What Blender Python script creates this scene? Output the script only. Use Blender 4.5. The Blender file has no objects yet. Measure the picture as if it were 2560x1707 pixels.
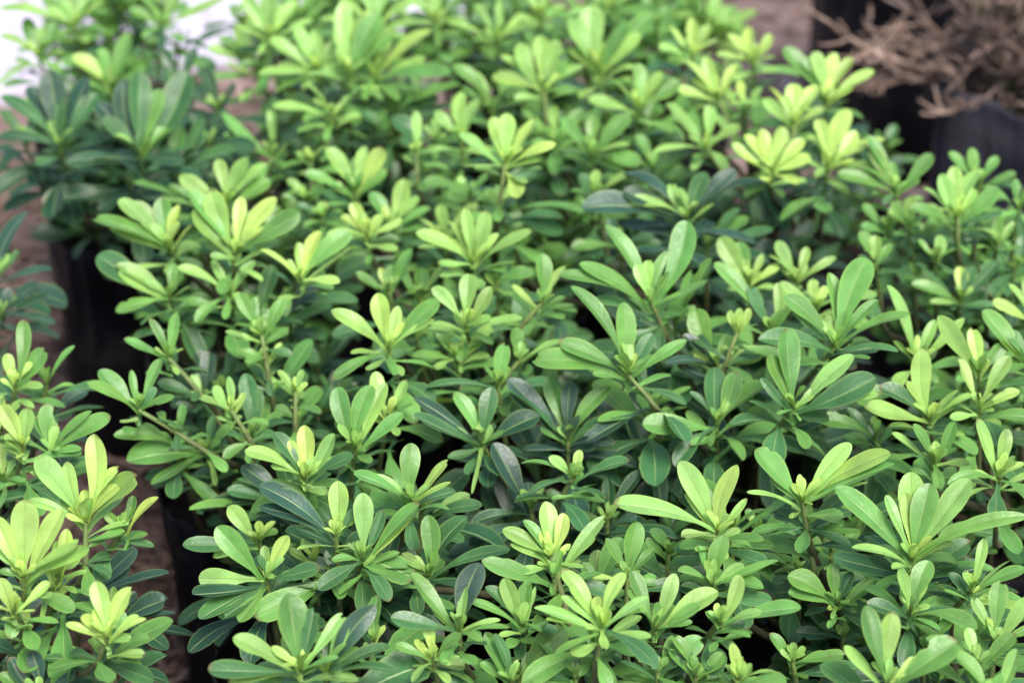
import bpy, math, random
import numpy as np
from mathutils import Vector, noise
R = math.radians
rng = random.Random(7)
S = bpy.context.scene
COL = S.collection

# ------------------------------------------------------------------ camera
CAM = Vector((0, 0, 1.22)); PITCH = R(30); WF = 0.48      # WF: picture width at distance 1
cd = bpy.data.cameras.new('camera'); cam = bpy.data.objects.new('camera', cd); COL.objects.link(cam)
cam.location = CAM; cam.rotation_euler = (R(90) - PITCH, 0, 0)
cd.sensor_width = 22.3; cd.lens = 22.3 / WF
cd.clip_start = .05; cd.clip_end = 200
cd.dof.use_dof = True; cd.dof.focus_distance = 1.36; cd.dof.aperture_fstop = 3.3
S.camera = cam
# ------------------------------------------------------------------ sky and light
W = bpy.data.worlds.new('World'); S.world = W; W.use_nodes = True
nt = W.node_tree; nt.nodes.clear()
sky = nt.nodes.new('ShaderNodeTexSky'); sky.sky_type = 'NISHITA'; sky.sun_disc = False
SUN_EL, SUN_AZ = 58, 150      # azimuth from +Y clockwise: from behind the camera's right
sky.sun_elevation = R(SUN_EL); sky.sun_rotation = R(SUN_AZ); sky.dust_density = 3; sky.air_density = .8
bg = nt.nodes.new('ShaderNodeBackground'); bg.inputs[1].default_value = .13
wo = nt.nodes.new('ShaderNodeOutputWorld')
nt.links.new(sky.outputs[0], bg.inputs[0]); nt.links.new(bg.outputs[0], wo.inputs[0])
sd = bpy.data.lights.new('sun', 'SUN'); so = bpy.data.objects.new('sun', sd); COL.objects.link(so)
sd.energy = 2.1; sd.angle = R(28); sd.color = (1, .97, .92)
sv = Vector((math.sin(R(SUN_AZ)) * math.cos(R(SUN_EL)), math.cos(R(SUN_AZ)) * math.cos(R(SUN_EL)), math.sin(R(SUN_EL))))
so.rotation_euler = sv.to_track_quat('Z', 'Y').to_euler()
S.view_settings.view_transform = 'Standard'; S.view_settings.look = 'None'
S.view_settings.gamma = 1; S.view_settings.exposure = 1.15
S.cycles.max_bounces = 8; S.cycles.transparent_max_bounces = 4

# ------------------------------------------------------------------ materials
def mat(name):
    m = bpy.data.materials.new(name); m.use_nodes = True
    n = m.node_tree; b = n.nodes['Principled BSDF']; return m, n, b
def N(n, t, **k):
    x = n.nodes.new(t)
    for a, v in k.items():
        if a.startswith('i_'):
            key = a[2:]; x.inputs[int(key) if key.isdigit() else key].default_value = v
        else: setattr(x, a, v)
    return x
def ramp(n, fac, stops, interp='LINEAR'):
    r = n.nodes.new('ShaderNodeValToRGB'); cr = r.color_ramp; cr.interpolation = interp
    while len(cr.elements) < len(stops): cr.elements.new(.5)
    for e, (p, c) in zip(cr.elements, stops):
        e.position = p; e.color = c if len(c) == 4 else (*c, 1)
    n.links.new(fac, r.inputs[0]); return r.outputs[0]
def g(v): return (v, v, v, 1)
def mixc(n, fac, a, b, blend='MIX'):
    m = n.nodes.new('ShaderNodeMix'); m.data_type = 'RGBA'; m.blend_type = blend
    for s, v in ((m.inputs[0], fac), (m.inputs[6], a), (m.inputs[7], b)):
        if hasattr(v, 'is_linked'): n.links.new(v, s)
        else: s.default_value = v
    return m.outputs[2]
def math_(n, op, a, b=None, clamp=False):
    m = n.nodes.new('ShaderNodeMath'); m.operation = op; m.use_clamp = clamp
    for s, v in ((m.inputs[0], a), (m.inputs[1], b)):
        if v is None: continue
        if hasattr(v, 'is_linked'): n.links.new(v, s)
        else: s.default_value = v
    return m.outputs[0]

def leaf_material():
    m, n, b = mat('leaf'); L = n.links.new
    att = N(n, 'ShaderNodeAttribute', attribute_name='tint')
    uv = N(n, 'ShaderNodeUVMap', uv_map='uv'); sp = N(n, 'ShaderNodeSeparateXYZ'); L(uv.outputs[0], sp.inputs[0])
    u, v = sp.outputs[0], sp.outputs[1]           # u: -1..1 across (stored 0..1), v along
    au = math_(n, 'ABSOLUTE', math_(n, 'MULTIPLY', math_(n, 'SUBTRACT', u, .5), 2.))
    geo = N(n, 'ShaderNodeNewGeometry')
    tc = N(n, 'ShaderNodeTexCoord')
    ns = N(n, 'ShaderNodeTexNoise', i_Scale=55., i_Detail=3.); L(tc.outputs['Object'], ns.inputs['Vector'])
    nf = N(n, 'ShaderNodeTexNoise', i_Scale=420., i_Detail=3.); L(tc.outputs['Object'], nf.inputs['Vector'])
    # young = alpha of tint
    young = att.outputs['Alpha']
    base = att.outputs['Color']
    mot = ramp(n, ns.outputs[0], [(.3, g(.78)), (.7, g(1.18))])
    base1 = mixc(n, 1., base, mot, 'MULTIPLY')
    # mid rib
    w = math_(n, 'MULTIPLY_ADD', v, -.075); 
    w.node.inputs[2].default_value = .13
    rib = math_(n, 'SUBTRACT', 1., math_(n, 'DIVIDE', au, w), clamp=True)
    rib = math_(n, 'POWER', rib, .6)
    ribc = mixc(n, .5, base1, (.40, .55, .20, 1))
    c = mixc(n, math_(n, 'MULTIPLY', rib, .85), base1, ribc)
    # dusk line beside the rib : leaf centre a little deeper
    # margin
    mg = ramp(n, au, [(.80, g(0)), (.98, g(1))])
    marg = mixc(n, .5, base1, (.40, .55, .12, 1))
    mgf = math_(n, 'MULTIPLY', mg, math_(n, 'MULTIPLY_ADD', young, .55)); 
    mgf.node.inputs[1].links[0].from_node.inputs[2].default_value = .28
    c = mixc(n, mgf, c, marg)
    # side veins
    ph = math_(n, 'SUBTRACT', math_(n, 'MULTIPLY', v, 62.), math_(n, 'MULTIPLY', au, 11.))
    wav = N(n, 'ShaderNodeTexNoise', i_Scale=30.); L(tc.outputs['Object'], wav.inputs['Vector'])
    sn = math_(n, 'SINE', math_(n, 'ADD', ph, math_(n, 'MULTIPLY', wav.outputs[0], 7.)))
    vein = ramp(n, sn, [(.75, g(0)), (1., g(1))])
    c = mixc(n, math_(n, 'MULTIPLY', vein, .05), c, ribc)
    # pale dust on old leaves
    ds = N(n, 'ShaderNodeTexNoise', i_Scale=23., i_Detail=6., i_Roughness=.7); L(tc.outputs['Object'], ds.inputs['Vector'])
    du = ramp(n, ds.outputs[0], [(.60, g(0)), (.74, g(1))])
    duf = math_(n, 'MULTIPLY', du, math_(n, 'MULTIPLY', math_(n, 'SUBTRACT', 1., young, clamp=True), .22))
    c = mixc(n, duf, c, (.24, .27, .24, 1))
    # a few scorched tips and brown specks
    tn = N(n, 'ShaderNodeTexNoise', i_Scale=16.); L(tc.outputs['Object'], tn.inputs['Vector'])
    tipf = math_(n, 'MULTIPLY', ramp(n, math_(n, 'ADD', v, math_(n, 'MULTIPLY', au, .03)), [(.955, g(0)), (.99, g(1))]), ramp(n, tn.outputs[0], [(.56, g(0)), (.62, g(.75))]))
    c = mixc(n, tipf, c, (.16, .11, .045, 1))
    sk = N(n, 'ShaderNodeTexVoronoi', i_Scale=150.); L(tc.outputs['Object'], sk.inputs['Vector'])
    skf = math_(n, 'MULTIPLY', ramp(n, sk.outputs['Distance'], [(.07, g(1)), (.13, g(0))]), ramp(n, ds.outputs[0], [(.5, g(0)), (.6, g(.55))]))
    c = mixc(n, skf, c, (.12, .11, .05, 1))
    # underside paler and matt
    und = mixc(n, .45, base, (.30, .42, .17, 1))
    und = mixc(n, math_(n, 'MULTIPLY', rib, .5), und, (.45, .55, .28, 1))
    c = mixc(n, geo.outputs['Backfacing'], c, und)
    L(c, b.inputs['Base Color'])
    rr = ramp(n, nf.outputs[0], [(.3, g(.28)), (.7, g(.46))])
    ro = math_(n, 'ADD', rr, math_(n, 'MULTIPLY', geo.outputs['Backfacing'], .3)); L(ro, b.inputs['Roughness'])
    b.inputs['Specular IOR Level'].default_value = .4
    # bump
    hgt = math_(n, 'ADD', math_(n, 'MULTIPLY', vein, -.06), math_(n, 'MULTIPLY', rib, -1.))
    hgt = math_(n, 'ADD', hgt, math_(n, 'MULTIPLY', ns.outputs[0], 1.6))
    hgt = math_(n, 'ADD', hgt, math_(n, 'MULTIPLY', nf.outputs[0], .35))
    bp = N(n, 'ShaderNodeBump', i_Strength=.6, i_Distance=.0010); L(hgt, bp.inputs['Height']); L(bp.outputs[0], b.inputs['Normal'])
    tr = N(n, 'ShaderNodeBsdfTranslucent'); 
    tcol = mixc(n, 1., c, (1.15, 1.1, .45, 1), 'MULTIPLY'); L(tcol, tr.inputs[0]); L(bp.outputs[0], tr.inputs['Normal'])
    ms = N(n, 'ShaderNodeMixShader')
    tf = math_(n, 'MULTIPLY_ADD', young, .22); tf.node.inputs[2].default_value = .12
    L(tf, ms.inputs[0]); L(b.outputs[0], ms.inputs[1]); L(tr.outputs[0], ms.inputs[2])
    L(ms.outputs[0], n.nodes['Material Output'].inputs[0])
    return m
M_LEAF = leaf_material()

def stem_material():
    m, n, b = mat('stem'); L = n.links.new
    att = N(n, 'ShaderNodeAttribute', attribute_name='tint')
    tc = N(n, 'ShaderNodeTexCoord'); ns = N(n, 'ShaderNodeTexNoise', i_Scale=160., i_Detail=4.); L(tc.outputs['Object'], ns.inputs['Vector'])
    c = mixc(n, 1., att.outputs['Color'], ramp(n, ns.outputs[0], [(.3, g(.6)), (.7, g(1.25))]), 'MULTIPLY')
    L(c, b.inputs['Base Color']); b.inputs['Roughness'].default_value = .65
    bp = N(n, 'ShaderNodeBump', i_Strength=.6, i_Distance=.001); L(ns.outputs[0], bp.inputs['Height']); L(bp.outputs[0], b.inputs['Normal'])
    return m
M_STEM = stem_material()

def bag_material(name='black_plastic', k=1., spec=.12):
    m, n, b = mat(name); L = n.links.new
    tc = N(n, 'ShaderNodeTexCoord')
    ns = N(n, 'ShaderNodeTexNoise', i_Scale=14., i_Detail=5., i_Roughness=.6); L(tc.outputs['Object'], ns.inputs['Vector'])
    mp = N(n, 'ShaderNodeMapping'); mp.inputs['Scale'].default_value = (30, 30, 5); L(tc.outputs['Object'], mp.inputs[0])
    n2 = N(n, 'ShaderNodeTexNoise', i_Scale=2., i_Detail=4.); L(mp.outputs[0], n2.inputs['Vector'])
    L(ramp(n, ns.outputs[0], [(.38, (.004 * k, .004 * k, .006 * k)), (.55, (.007 * k, .007 * k, .010 * k)), (.72, (.03 * k ** .3, .027 * k ** .3, .026 * k ** .3))]), b.inputs['Base Color'])
    L(ramp(n, n2.outputs[0], [(.3, g(.42)), (.7, g(.62))]), b.inputs['Roughness'])
    b.inputs['Specular IOR Level'].default_value = spec
    h = math_(n, 'ADD', ns.outputs[0], n2.outputs[0])
    bp = N(n, 'ShaderNodeBump', i_Strength=.8, i_Distance=.006); L(h, bp.inputs['Height']); L(bp.outputs[0], b.inputs['Normal'])
    return m
M_BAG = bag_material(); M_BAG2 = bag_material('dusty_sky_lit_plastic', 4.5, .4)  # second plastic paler: dust, plus sky sheen put into its base colour

def earth_material(name, c1, c2, c3, sc, near_shade=False):
    m, n, b = mat(name); L = n.links.new
    tc = N(n, 'ShaderNodeTexCoord')
    ns = N(n, 'ShaderNodeTexNoise', i_Scale=sc, i_Detail=8., i_Roughness=.65); L(tc.outputs['Object'], ns.inputs['Vector'])
    n2 = N(n, 'ShaderNodeTexNoise', i_Scale=sc * .13, i_Detail=3.); L(tc.outputs['Object'], n2.inputs['Vector'])
    a = ramp(n, ns.outputs[0], [(.35, c1), (.52, c2), (.7, c3)])
    colr = mixc(n, 1., a, ramp(n, n2.outputs[0], [(.3, g(.7)), (.7, g(1.2))]), 'MULTIPLY')
    if near_shade:      # shade among the near rows put into the soil colour, full tone farther off
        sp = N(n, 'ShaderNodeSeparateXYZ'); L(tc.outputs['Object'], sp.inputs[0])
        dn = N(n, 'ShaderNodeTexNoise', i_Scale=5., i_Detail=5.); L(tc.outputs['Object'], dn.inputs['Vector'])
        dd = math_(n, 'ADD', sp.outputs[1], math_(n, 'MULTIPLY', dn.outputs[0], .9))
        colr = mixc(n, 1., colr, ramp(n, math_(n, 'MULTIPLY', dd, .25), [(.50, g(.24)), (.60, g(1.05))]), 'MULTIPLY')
    L(colr, b.inputs['Base Color'])
    b.inputs['Roughness'].default_value = .95; b.inputs['Specular IOR Level'].default_value = .2
    bp = N(n, 'ShaderNodeBump', i_Strength=1., i_Distance=.01); L(ns.outputs[0], bp.inputs['Height']); L(bp.outputs[0], b.inputs['Normal'])
    return m
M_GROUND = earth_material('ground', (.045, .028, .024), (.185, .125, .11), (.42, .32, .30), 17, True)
M_SOIL = earth_material('potting_soil', (.005, .004, .0035), (.016, .011, .009), (.06, .042, .034), 60)
M_PAVE = earth_material('concrete', (.44, .40, .49), (.50, .46, .55), (.55, .51, .60), 9)
M_STRAW = earth_material('dry_litter', (.16, .10, .07), (.28, .19, .15), (.42, .32, .27), 40)
M_TWIG = earth_material('dry_twig', (.17, .115, .09), (.34, .24, .19), (.54, .42, .36), 60)

# ------------------------------------------------------------------ mesh collector
TONES = {   # rgb, youngness
    'y': ((.41, .61, .145), 1.0), 'l': ((.250, .455, .108), .75), 'g': ((.118, .285, .060), .45),
    'm': ((.050, .145, .046), .2), 'd': ((.021, .074, .031), .05), 'b': ((.025, .068, .042), 0.),
    'p': ((.19, .33, .09), .4)}
def tint(t, r=rng):
    (a, b, c), y = TONES[t]; k = math.exp(r.gauss(0, .11)); s = r.gauss(0, .045)
    return (a * k * (1 + s), b * k, c * k * (1 - s), y)
class MB:
    def __init__(s): s.v = []; s.f = []; s.uv = []; s.c = []
    def build(s, name, m, parent=None):
        me = bpy.data.meshes.new(name); me.from_pydata([tuple(x) for x in s.v], [], s.f); me.update()
        me.polygons.foreach_set('use_smooth', [True] * len(me.polygons))
        if s.uv:
            li = np.empty(len(me.loops), dtype=np.int32); me.loops.foreach_get('vertex_index', li)
            ul = me.uv_layers.new(name='uv'); ul.data.foreach_set('uv', np.array(s.uv, dtype=np.float32)[li].ravel())
        if s.c:
            ca = me.color_attributes.new('tint', 'FLOAT_COLOR', 'POINT')
            ca.data.foreach_set('color', np.array(s.c, dtype=np.float32).ravel())
        me.materials.append(m)
        o = bpy.data.objects.new(name, me); COL.objects.link(o)
        if parent: o.parent = parent
        return o
TS = [0, .1, .2, .3, .4, .5, .6, .69, .77, .84, .90, .945, .975, .993, 1.0]
US = [-1, -.62, -.2, 0, .2, .62, 1]
def width(t, a, b):
    s = min(1, max(0, (t - .06) / .94)); pk = a / (a + b)
    return (s ** a) * ((1 - s) ** b) / ((pk ** a) * ((1 - pk) ** b))
def leaf(mb, p0, p1, wr, col, up=Vector((0, 0, 1)), bend=None, r=rng, light=False, cup=None):
    """one leaf from its foot p0 to its tip p1; wr = width / length"""
    d = p1 - p0; L = d.length
    if L < 1e-4: return
    dn = d / L
    nrm = up - dn * up.dot(dn)
    if nrm.length < .05: nrm = Vector((0, -1, .3)); nrm -= dn * nrm.dot(dn)
    nrm.normalize(); side = dn.cross(nrm)
    roll = r.gauss(0, .2 if col[3] > .1 else .1); nrm, side = nrm * math.cos(roll) + side * math.sin(roll), side * math.cos(roll) - nrm * math.sin(roll)
    if bend is None: bend = r.uniform(.02, .13)
    if cup is None: cup = r.uniform(.05, .38)
    a = r.uniform(1.25, 1.75); b = r.uniform(.5, .66); tw = r.gauss(0, .25); lat = r.gauss(0, .035)
    wob = r.uniform(0, 6.28); wa = r.uniform(0, .07); hw = L * wr * .5
    pet = .0011 + L * .012
    i0 = len(mb.v); ts = TS if not light else TS[::2]; us = US if not light else (-1, -.5, 0, .5, 1)
    notch = r.random() < .08; bite = r.uniform(.3, .95) if r.random() < .13 else -9; bs = r.choice((-1, 1)); bd = r.uniform(.2, .55)
    for t in ts:
        bo = bend * 4 * t * (1 - t) * L * (1 if t < .5 else 1)
        c = p0 + d * t + nrm * bo + side * lat * L * math.sin(math.pi * t)
        th = tw * t; n2 = nrm * math.cos(th) + side * math.sin(th); s2 = side * math.cos(th) - nrm * math.sin(th)
        w = width(t, a, b) * hw
        w = max(w, pet * (1 - t) ** .3 if t < .97 else 0)
        for u in us:
            au = abs(u)
            z = cup * w * (au ** 1.5) - (.0 if au > .01 else min(.0007, w * .08))
            z += wa * w * math.sin(wob + t * 11 + (1.5 if u > 0 else 0)) * au
            wu = w * (1 - bd * max(0, 1 - abs(t - bite) / .07)) if u * bs > .5 else w
            if t > .95 and notch: c = c - dn * .0006 * (1 - au)
            mb.v.append(c + s2 * (u * wu) + n2 * z); mb.uv.append(((u + 1) / 2, t)); mb.c.append(col)
    k = len(us)
    for i in range(len(ts) - 1):
        for j in range(k - 1):
            a0 = i0 + i * k + j
            mb.f.append((a0, a0 + 1, a0 + k + 1, a0 + k))
def tube(mb, pts, rad, col, seg=7):
    n = len(pts); i0 = len(mb.v)
    for i, p in enumerate(pts):
        d = (pts[min(i + 1, n - 1)] - pts[max(i - 1, 0)]).normalized()
        a = d.cross(Vector((.3, 1, .1))); a.normalize(); b = d.cross(a)
        cc = col[i] if isinstance(col, list) else col
        for k in range(seg):
            q = 2 * math.pi * k / seg
            mb.v.append(p + (a * math.cos(q) + b * math.sin(q)) * rad[i]); mb.uv.append((k / seg, i / n)); mb.c.append(cc)
    for i in range(n - 1):
        for k in range(seg):
            k2 = (k + 1) % seg
            mb.f.append((i0 + i * seg + k, i0 + i * seg + k2, i0 + (i + 1) * seg + k2, i0 + (i + 1) * seg + k))
    mb.f.append(tuple(i0 + (n - 1) * seg + k for k in range(seg)))
def bez(a, b, c, d, n):
    return [a * (1 - t) ** 3 + b * 3 * t * (1 - t) ** 2 + c * 3 * t * t * (1 - t) + d * t ** 3 for t in [i / (n - 1) for i in range(n)]]

# ------------------------------------------------------------------ pixel (2352 x 1568 view) -> ground plan
F_ = Vector((0, math.cos(PITCH), -math.sin(PITCH))); U_ = Vector((0, math.sin(PITCH), math.cos(PITCH))); R_ = Vector((1, 0, 0)); T_ = -F_
def at(px, py, z):
    d = F_ + R_ * ((px - 1176) / 2352 * WF) + U_ * ((784 - py) / 2352 * WF)
    t = (z - CAM.z) / d.z
    return CAM + d * t, t
ZO = {1: (0, 0), 2: (830, 0), 3: (1660, 0), 4: (0, 550), 5: (830, 550), 6: (1660, 550), 7: (0, 1107), 8: (830, 1107), 9: (1660, 1107)}
def disp(z, x, y):
    if z == 0: return x, y
    ox, oy = ZO[z]; return (ox + x * 900 / 2352) * .91875, (oy + y * 900 / 2352) * .91875

def tag(o, label=None, cat=None, group=None, kind=None):
    if label: o['label'] = label
    if cat: o['category'] = cat
    if group: o['group'] = group
    if kind: o['kind'] = kind
    return o
def empty(name, loc):
    o = bpy.data.objects.new(name, None); COL.objects.link(o); o.location = loc; o.empty_display_size = .05; return o

# ================================================================== the setting
def ground():
    mb = MB(); n = 260; x0, x1, y0, y1 = -2.2, 2.2, .2, 4.2
    for j in range(n + 1):
        for i in range(n + 1):
            x = x0 + (x1 - x0) * i / n; y = y0 + (y1 - y0) * j / n
            e = min(1, min(x - x0, x1 - x, y - y0, y1 - y) * 3)
            z = (noise.noise((x * 5, y * 5, 0)) * .012 + noise.noise((x * 22, y * 22, 3)) * .008 + abs(noise.noise((x * 48, y * 48, 9))) * .008) * e
            mb.v.append(Vector((x, y, z)))
    for j in range(n):
        for i in range(n):
            a = j * (n + 1) + i; mb.f.append((a, a + 1, a + n + 2, a + n + 1))
    # skirt to the horizon
    k = len(mb.v); B = 60
    for p in ((-B, -B), (B, -B), (B, B), (-B, B)): mb.v.append(Vector((p[0], p[1], 0)))
    c = [0, n, (n + 1) * (n + 1) - 1, n * (n + 1)]
    for a in range(4): mb.f.append((k + a, k + (a + 1) % 4, c[(a + 1) % 4], c[a]))
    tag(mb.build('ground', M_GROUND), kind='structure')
ground()
def pavement():
    # kerb edge runs from (20,188) to (500,122) of the view
    A, _ = at(20, 240, 0); B, _ = at(500, 168, 0); d = (B - A).normalized(); nrm = Vector((-d.y, d.x, 0))
    if nrm.y < 0: nrm = -nrm
    mb = MB(); b = .006; z1 = .022; nx = 80; s0, s1 = -6, .72
    pr = [(0, -.05), (0, z1 - b), (b * .3, z1 - b * .3), (b, z1), (9, z1)]
    for i in range(nx + 1):
        q = s0 + (s1 - s0) * i / nx
        for (y, z) in pr:
            p = A + d * q + nrm * (y + (noise.noise((q * 9, 0, 0)) * .006 if y < 5 else 0)); mb.v.append(Vector((p.x, p.y, z)))
    m = len(pr)
    for i in range(nx):
        for j in range(m - 1): a = i * m + j; mb.f.append((a, a + m, a + m + 1, a + 1))
    p = A + d * s1 + nrm * 9; mb.v.append(Vector((p.x, p.y, -.05))); a = nx * m
    mb.f.append(tuple([a + j for j in range(m)] + [len(mb.v) - 1]))
    tag(mb.build('pavement', M_PAVE), kind='structure')
pavement()
def litter():
    mb = MB(); r = random.Random(3)
    for k in range(4200):
        if k < 2900: x, y = r.uniform(-.75, -.28), r.uniform(.85, 2.6)
        else: x, y = r.uniform(-1., 1.3), r.uniform(1.9, 3.6)
        a = r.uniform(0, 6.28); L = r.uniform(.015, .09); z = r.uniform(.006, .022)
        d = Vector((math.cos(a), math.sin(a), r.gauss(0, .12))); q = Vector((-d.y, d.x, 0)) * r.gauss(0, .15)
        p = Vector((x, y, z)); pts = [p, p + d * L * .5 + q * L, p + d * L]
        w = r.uniform(.0006, .0028)
        tube(mb, pts, [w, w, w * .5], (1, 1, 1, 1), 4)
    mb.uv = []; mb.c = []
    tag(mb.build('dry_litter', M_STRAW), 'dry straw and twigs scattered over the brown earth between the grow bags', 'plant litter', kind='stuff')
litter()

# ================================================================== grow bags
def make_bag(root, cx, cy, rad, h, seed, lean=(0, 0), square=0., rim_tilt=(0, 0), soil_d=.025, name='grow_bag', taper=.9, m=None):
    """thin black film with folds, a rolled rim, an inside wall and a bottom; root local coordinates"""
    mb = MB(); na, nh = 96, 26
    def rr(a, t, inner=0):
        k = 1 / max(abs(math.cos(a)), abs(math.sin(a))); sq = 1 + (k - 1) * square
        base = rad * (taper + (1 - taper) * t) * sq
        f = noise.noise((math.cos(a) * 2.2, math.sin(a) * 2.2, t * 2 + seed * 7.3)) * .07
        f += noise.noise((math.cos(a) * 7, math.sin(a) * 7, t * 1.5 + seed * 3.1)) * .035
        f += noise.noise((math.cos(a) * 5, math.sin(a) * 5, t * 9 + seed)) * .018
        return base * (1 + f) - inner
    def zz(a, t):
        top = h + (rim_tilt[0] * math.cos(a) + rim_tilt[1] * math.sin(a)) + noise.noise((math.cos(a) * 2.5, math.sin(a) * 2.5, seed * 5)) * .014
        return t * top
    rows = []
    for j in range(nh + 1): t = j / nh; rows.append([(rr(a, t), zz(a, t), t) for a in AN(na)])
    rows.append([(rr(a, 1) - .0012, zz(a, 1) + .0012, 1) for a in AN(na)])
    for t in (1, .93, .86, .8): rows.append([(rr(a, t) - .0024, zz(a, t), t) for a in AN(na)])
    ang = AN(na)
    for row in rows:
        for a, (q, z, t) in zip(ang, row):
            mb.v.append(Vector((cx + q * math.cos(a) + lean[0] * t, cy + q * math.sin(a) + lean[1] * t, z)))
    for j in range(len(rows) - 1):
        for i in range(na):
            i2 = (i + 1) % na; mb.f.append((j * na + i, j * na + i2, (j + 1) * na + i2, (j + 1) * na + i))
    mb.f.append(tuple(reversed(range(na))))
    bag = mb.build(name, m or M_BAG, root)
    sb = MB(); zs = h - soil_d; nr = 12; ts = zs / h
    sb.v.append(Vector((cx + lean[0] * ts, cy + lean[1] * ts, zs + .008)))
    for k in range(1, nr + 1):
        for a in ang:
            q = (rr(a, ts) - .003) * k / nr; x = cx + q * math.cos(a) + lean[0] * ts; y = cy + q * math.sin(a) + lean[1] * ts
            sb.v.append(Vector((x, y, zs + .008 * (1 - k / nr) + noise.noise((x * 60, y * 60, seed)) * .008)))
    for i in range(na): sb.f.append((0, 1 + i, 1 + (i + 1) % na))
    for k in range(nr - 1):
        for i in range(na):
            i2 = (i + 1) % na; sb.f.append((1 + k * na + i, 1 + (k + 1) * na + i, 1 + (k + 1) * na + i2, 1 + k * na + i2))
    sb.build('soil', M_SOIL, bag)
    return bag
def AN(n): return [2 * math.pi * i / n for i in range(n)]

# ================================================================== shrubs
GRP = 'evergreen shrubs in black grow bags'
# name: (x, y, bag radius, bag height, filler shoots, filler tones, label)
PLANTS = {
 'P1':  (-.37, 1.93, .10, .245, 13, 'dddb', 'dark glossy green shrub at the upper left whose black bag stands free beside bare earth'),
 'P1b': (-.44, 2.20, .09, .24, 8, 'gggm', 'light green shrub in the top left corner in front of the white pavement'),
 'P2':  (-.155, 1.97, .10, .24, 12, 'mgmd', 'fresh green shrub with wide open whorls at the top left of centre'),
 'P2b': (-.20, 2.22, .085, .24, 14, 'ggml', 'soft pale green shrub at the top edge right of the white pavement gap'),
 'P22': (-.01, 2.20, .08, .24, 15, 'gmgm', 'blurred green shrub at the top edge between two paler ones'),
 'P3':  (.09, 1.92, .10, .24, 13, 'mgmd', 'mid green shrub at the top centre with pale upright new leaves'),
 'P3b': (.155, 2.20, .08, .24, 13, 'gggl', 'blurred light green shrub at the top edge next to the bare brown earth'),
 'P4':  (.305, 1.955, .10, .22, 6, 'dddm', 'bright yellow green shrub at the upper right with bare soil showing in its bag'),
 'P5':  (-.23, 1.71, .10, .24, 11, 'mgmd', 'pale lime shrub with long upright leaves left of centre above the tall black bag'),
 'P23': (-.02, 1.76, .095, .24, 9, 'mgmd', 'green shrub above centre with one tall thin shoot of bright leaves'),
 'P7':  (.19, 1.71, .10, .24, 8, 'dddb', 'shrub right of centre with one broad whorl of dark blue green leaves'),
 'P15': (.43, 1.68, .10, .24, 26, 'mgmg', 'dense dark green shrub at the right edge in front of the purple black bag'),
 'P6':  (.00, 1.54, .10, .24, 11, 'mgmd', 'lime yellow shrub in the middle of the picture with star shaped whorls'),
 'P9':  (-.19, 1.46, .095, .24, 9, 'mddm', 'leggy green shrub left of centre with bare leaning shoots and small leaves'),
 'P8':  (.19, 1.48, .10, .24, 12, 'dddb', 'large leaved green shrub right of centre with long pale midribs'),
 'P14': (.42, 1.43, .10, .24, 10, 'gmmd', 'light green shrub at the right edge halfway up the picture'),
 'P11': (.07, 1.31, .095, .24, 12, 'ddbd', 'dark leaved shrub in the middle with dusty blue green leaves'),
 'P10': (-.12, 1.22, .10, .25, 13, 'dmdm', 'mid green shrub at lower left above a black bag, one pale leaf pointing left'),
 'P13': (.26, 1.22, .10, .24, 13, 'mdmd', 'tall green shrub at the lower right with a bare brown stem'),
 'P12': (.07, 1.04, .10, .24, 13, 'mgmd', 'fresh green shrub at the bottom centre with a thick brown shoot and lime leaf tips'),
 'P20': (-.15, .96, .10, .24, 7, 'dbmd', 'shrub at the bottom edge left of centre with one big upright blue green leaf'),
 'P21': (.29, .99, .10, .24, 12, 'mgmd', 'grey green broad leaved shrub in the bottom right corner'),
 'P16': (-.43, 1.19, .10, .22, 12, 'dbbd', 'lower left corner shrub with lime yellow new leaves over dark blue green old ones'),
 'P17': (-.53, 1.46, .10, .22, 9, 'ggmg', 'yellow green shrub at the left edge halfway down the picture'),
 'P18': (-.66, 1.73, .10, .22, 8, 'bbdd', 'dark blue green shrub just showing at the left edge'),
}
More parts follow.
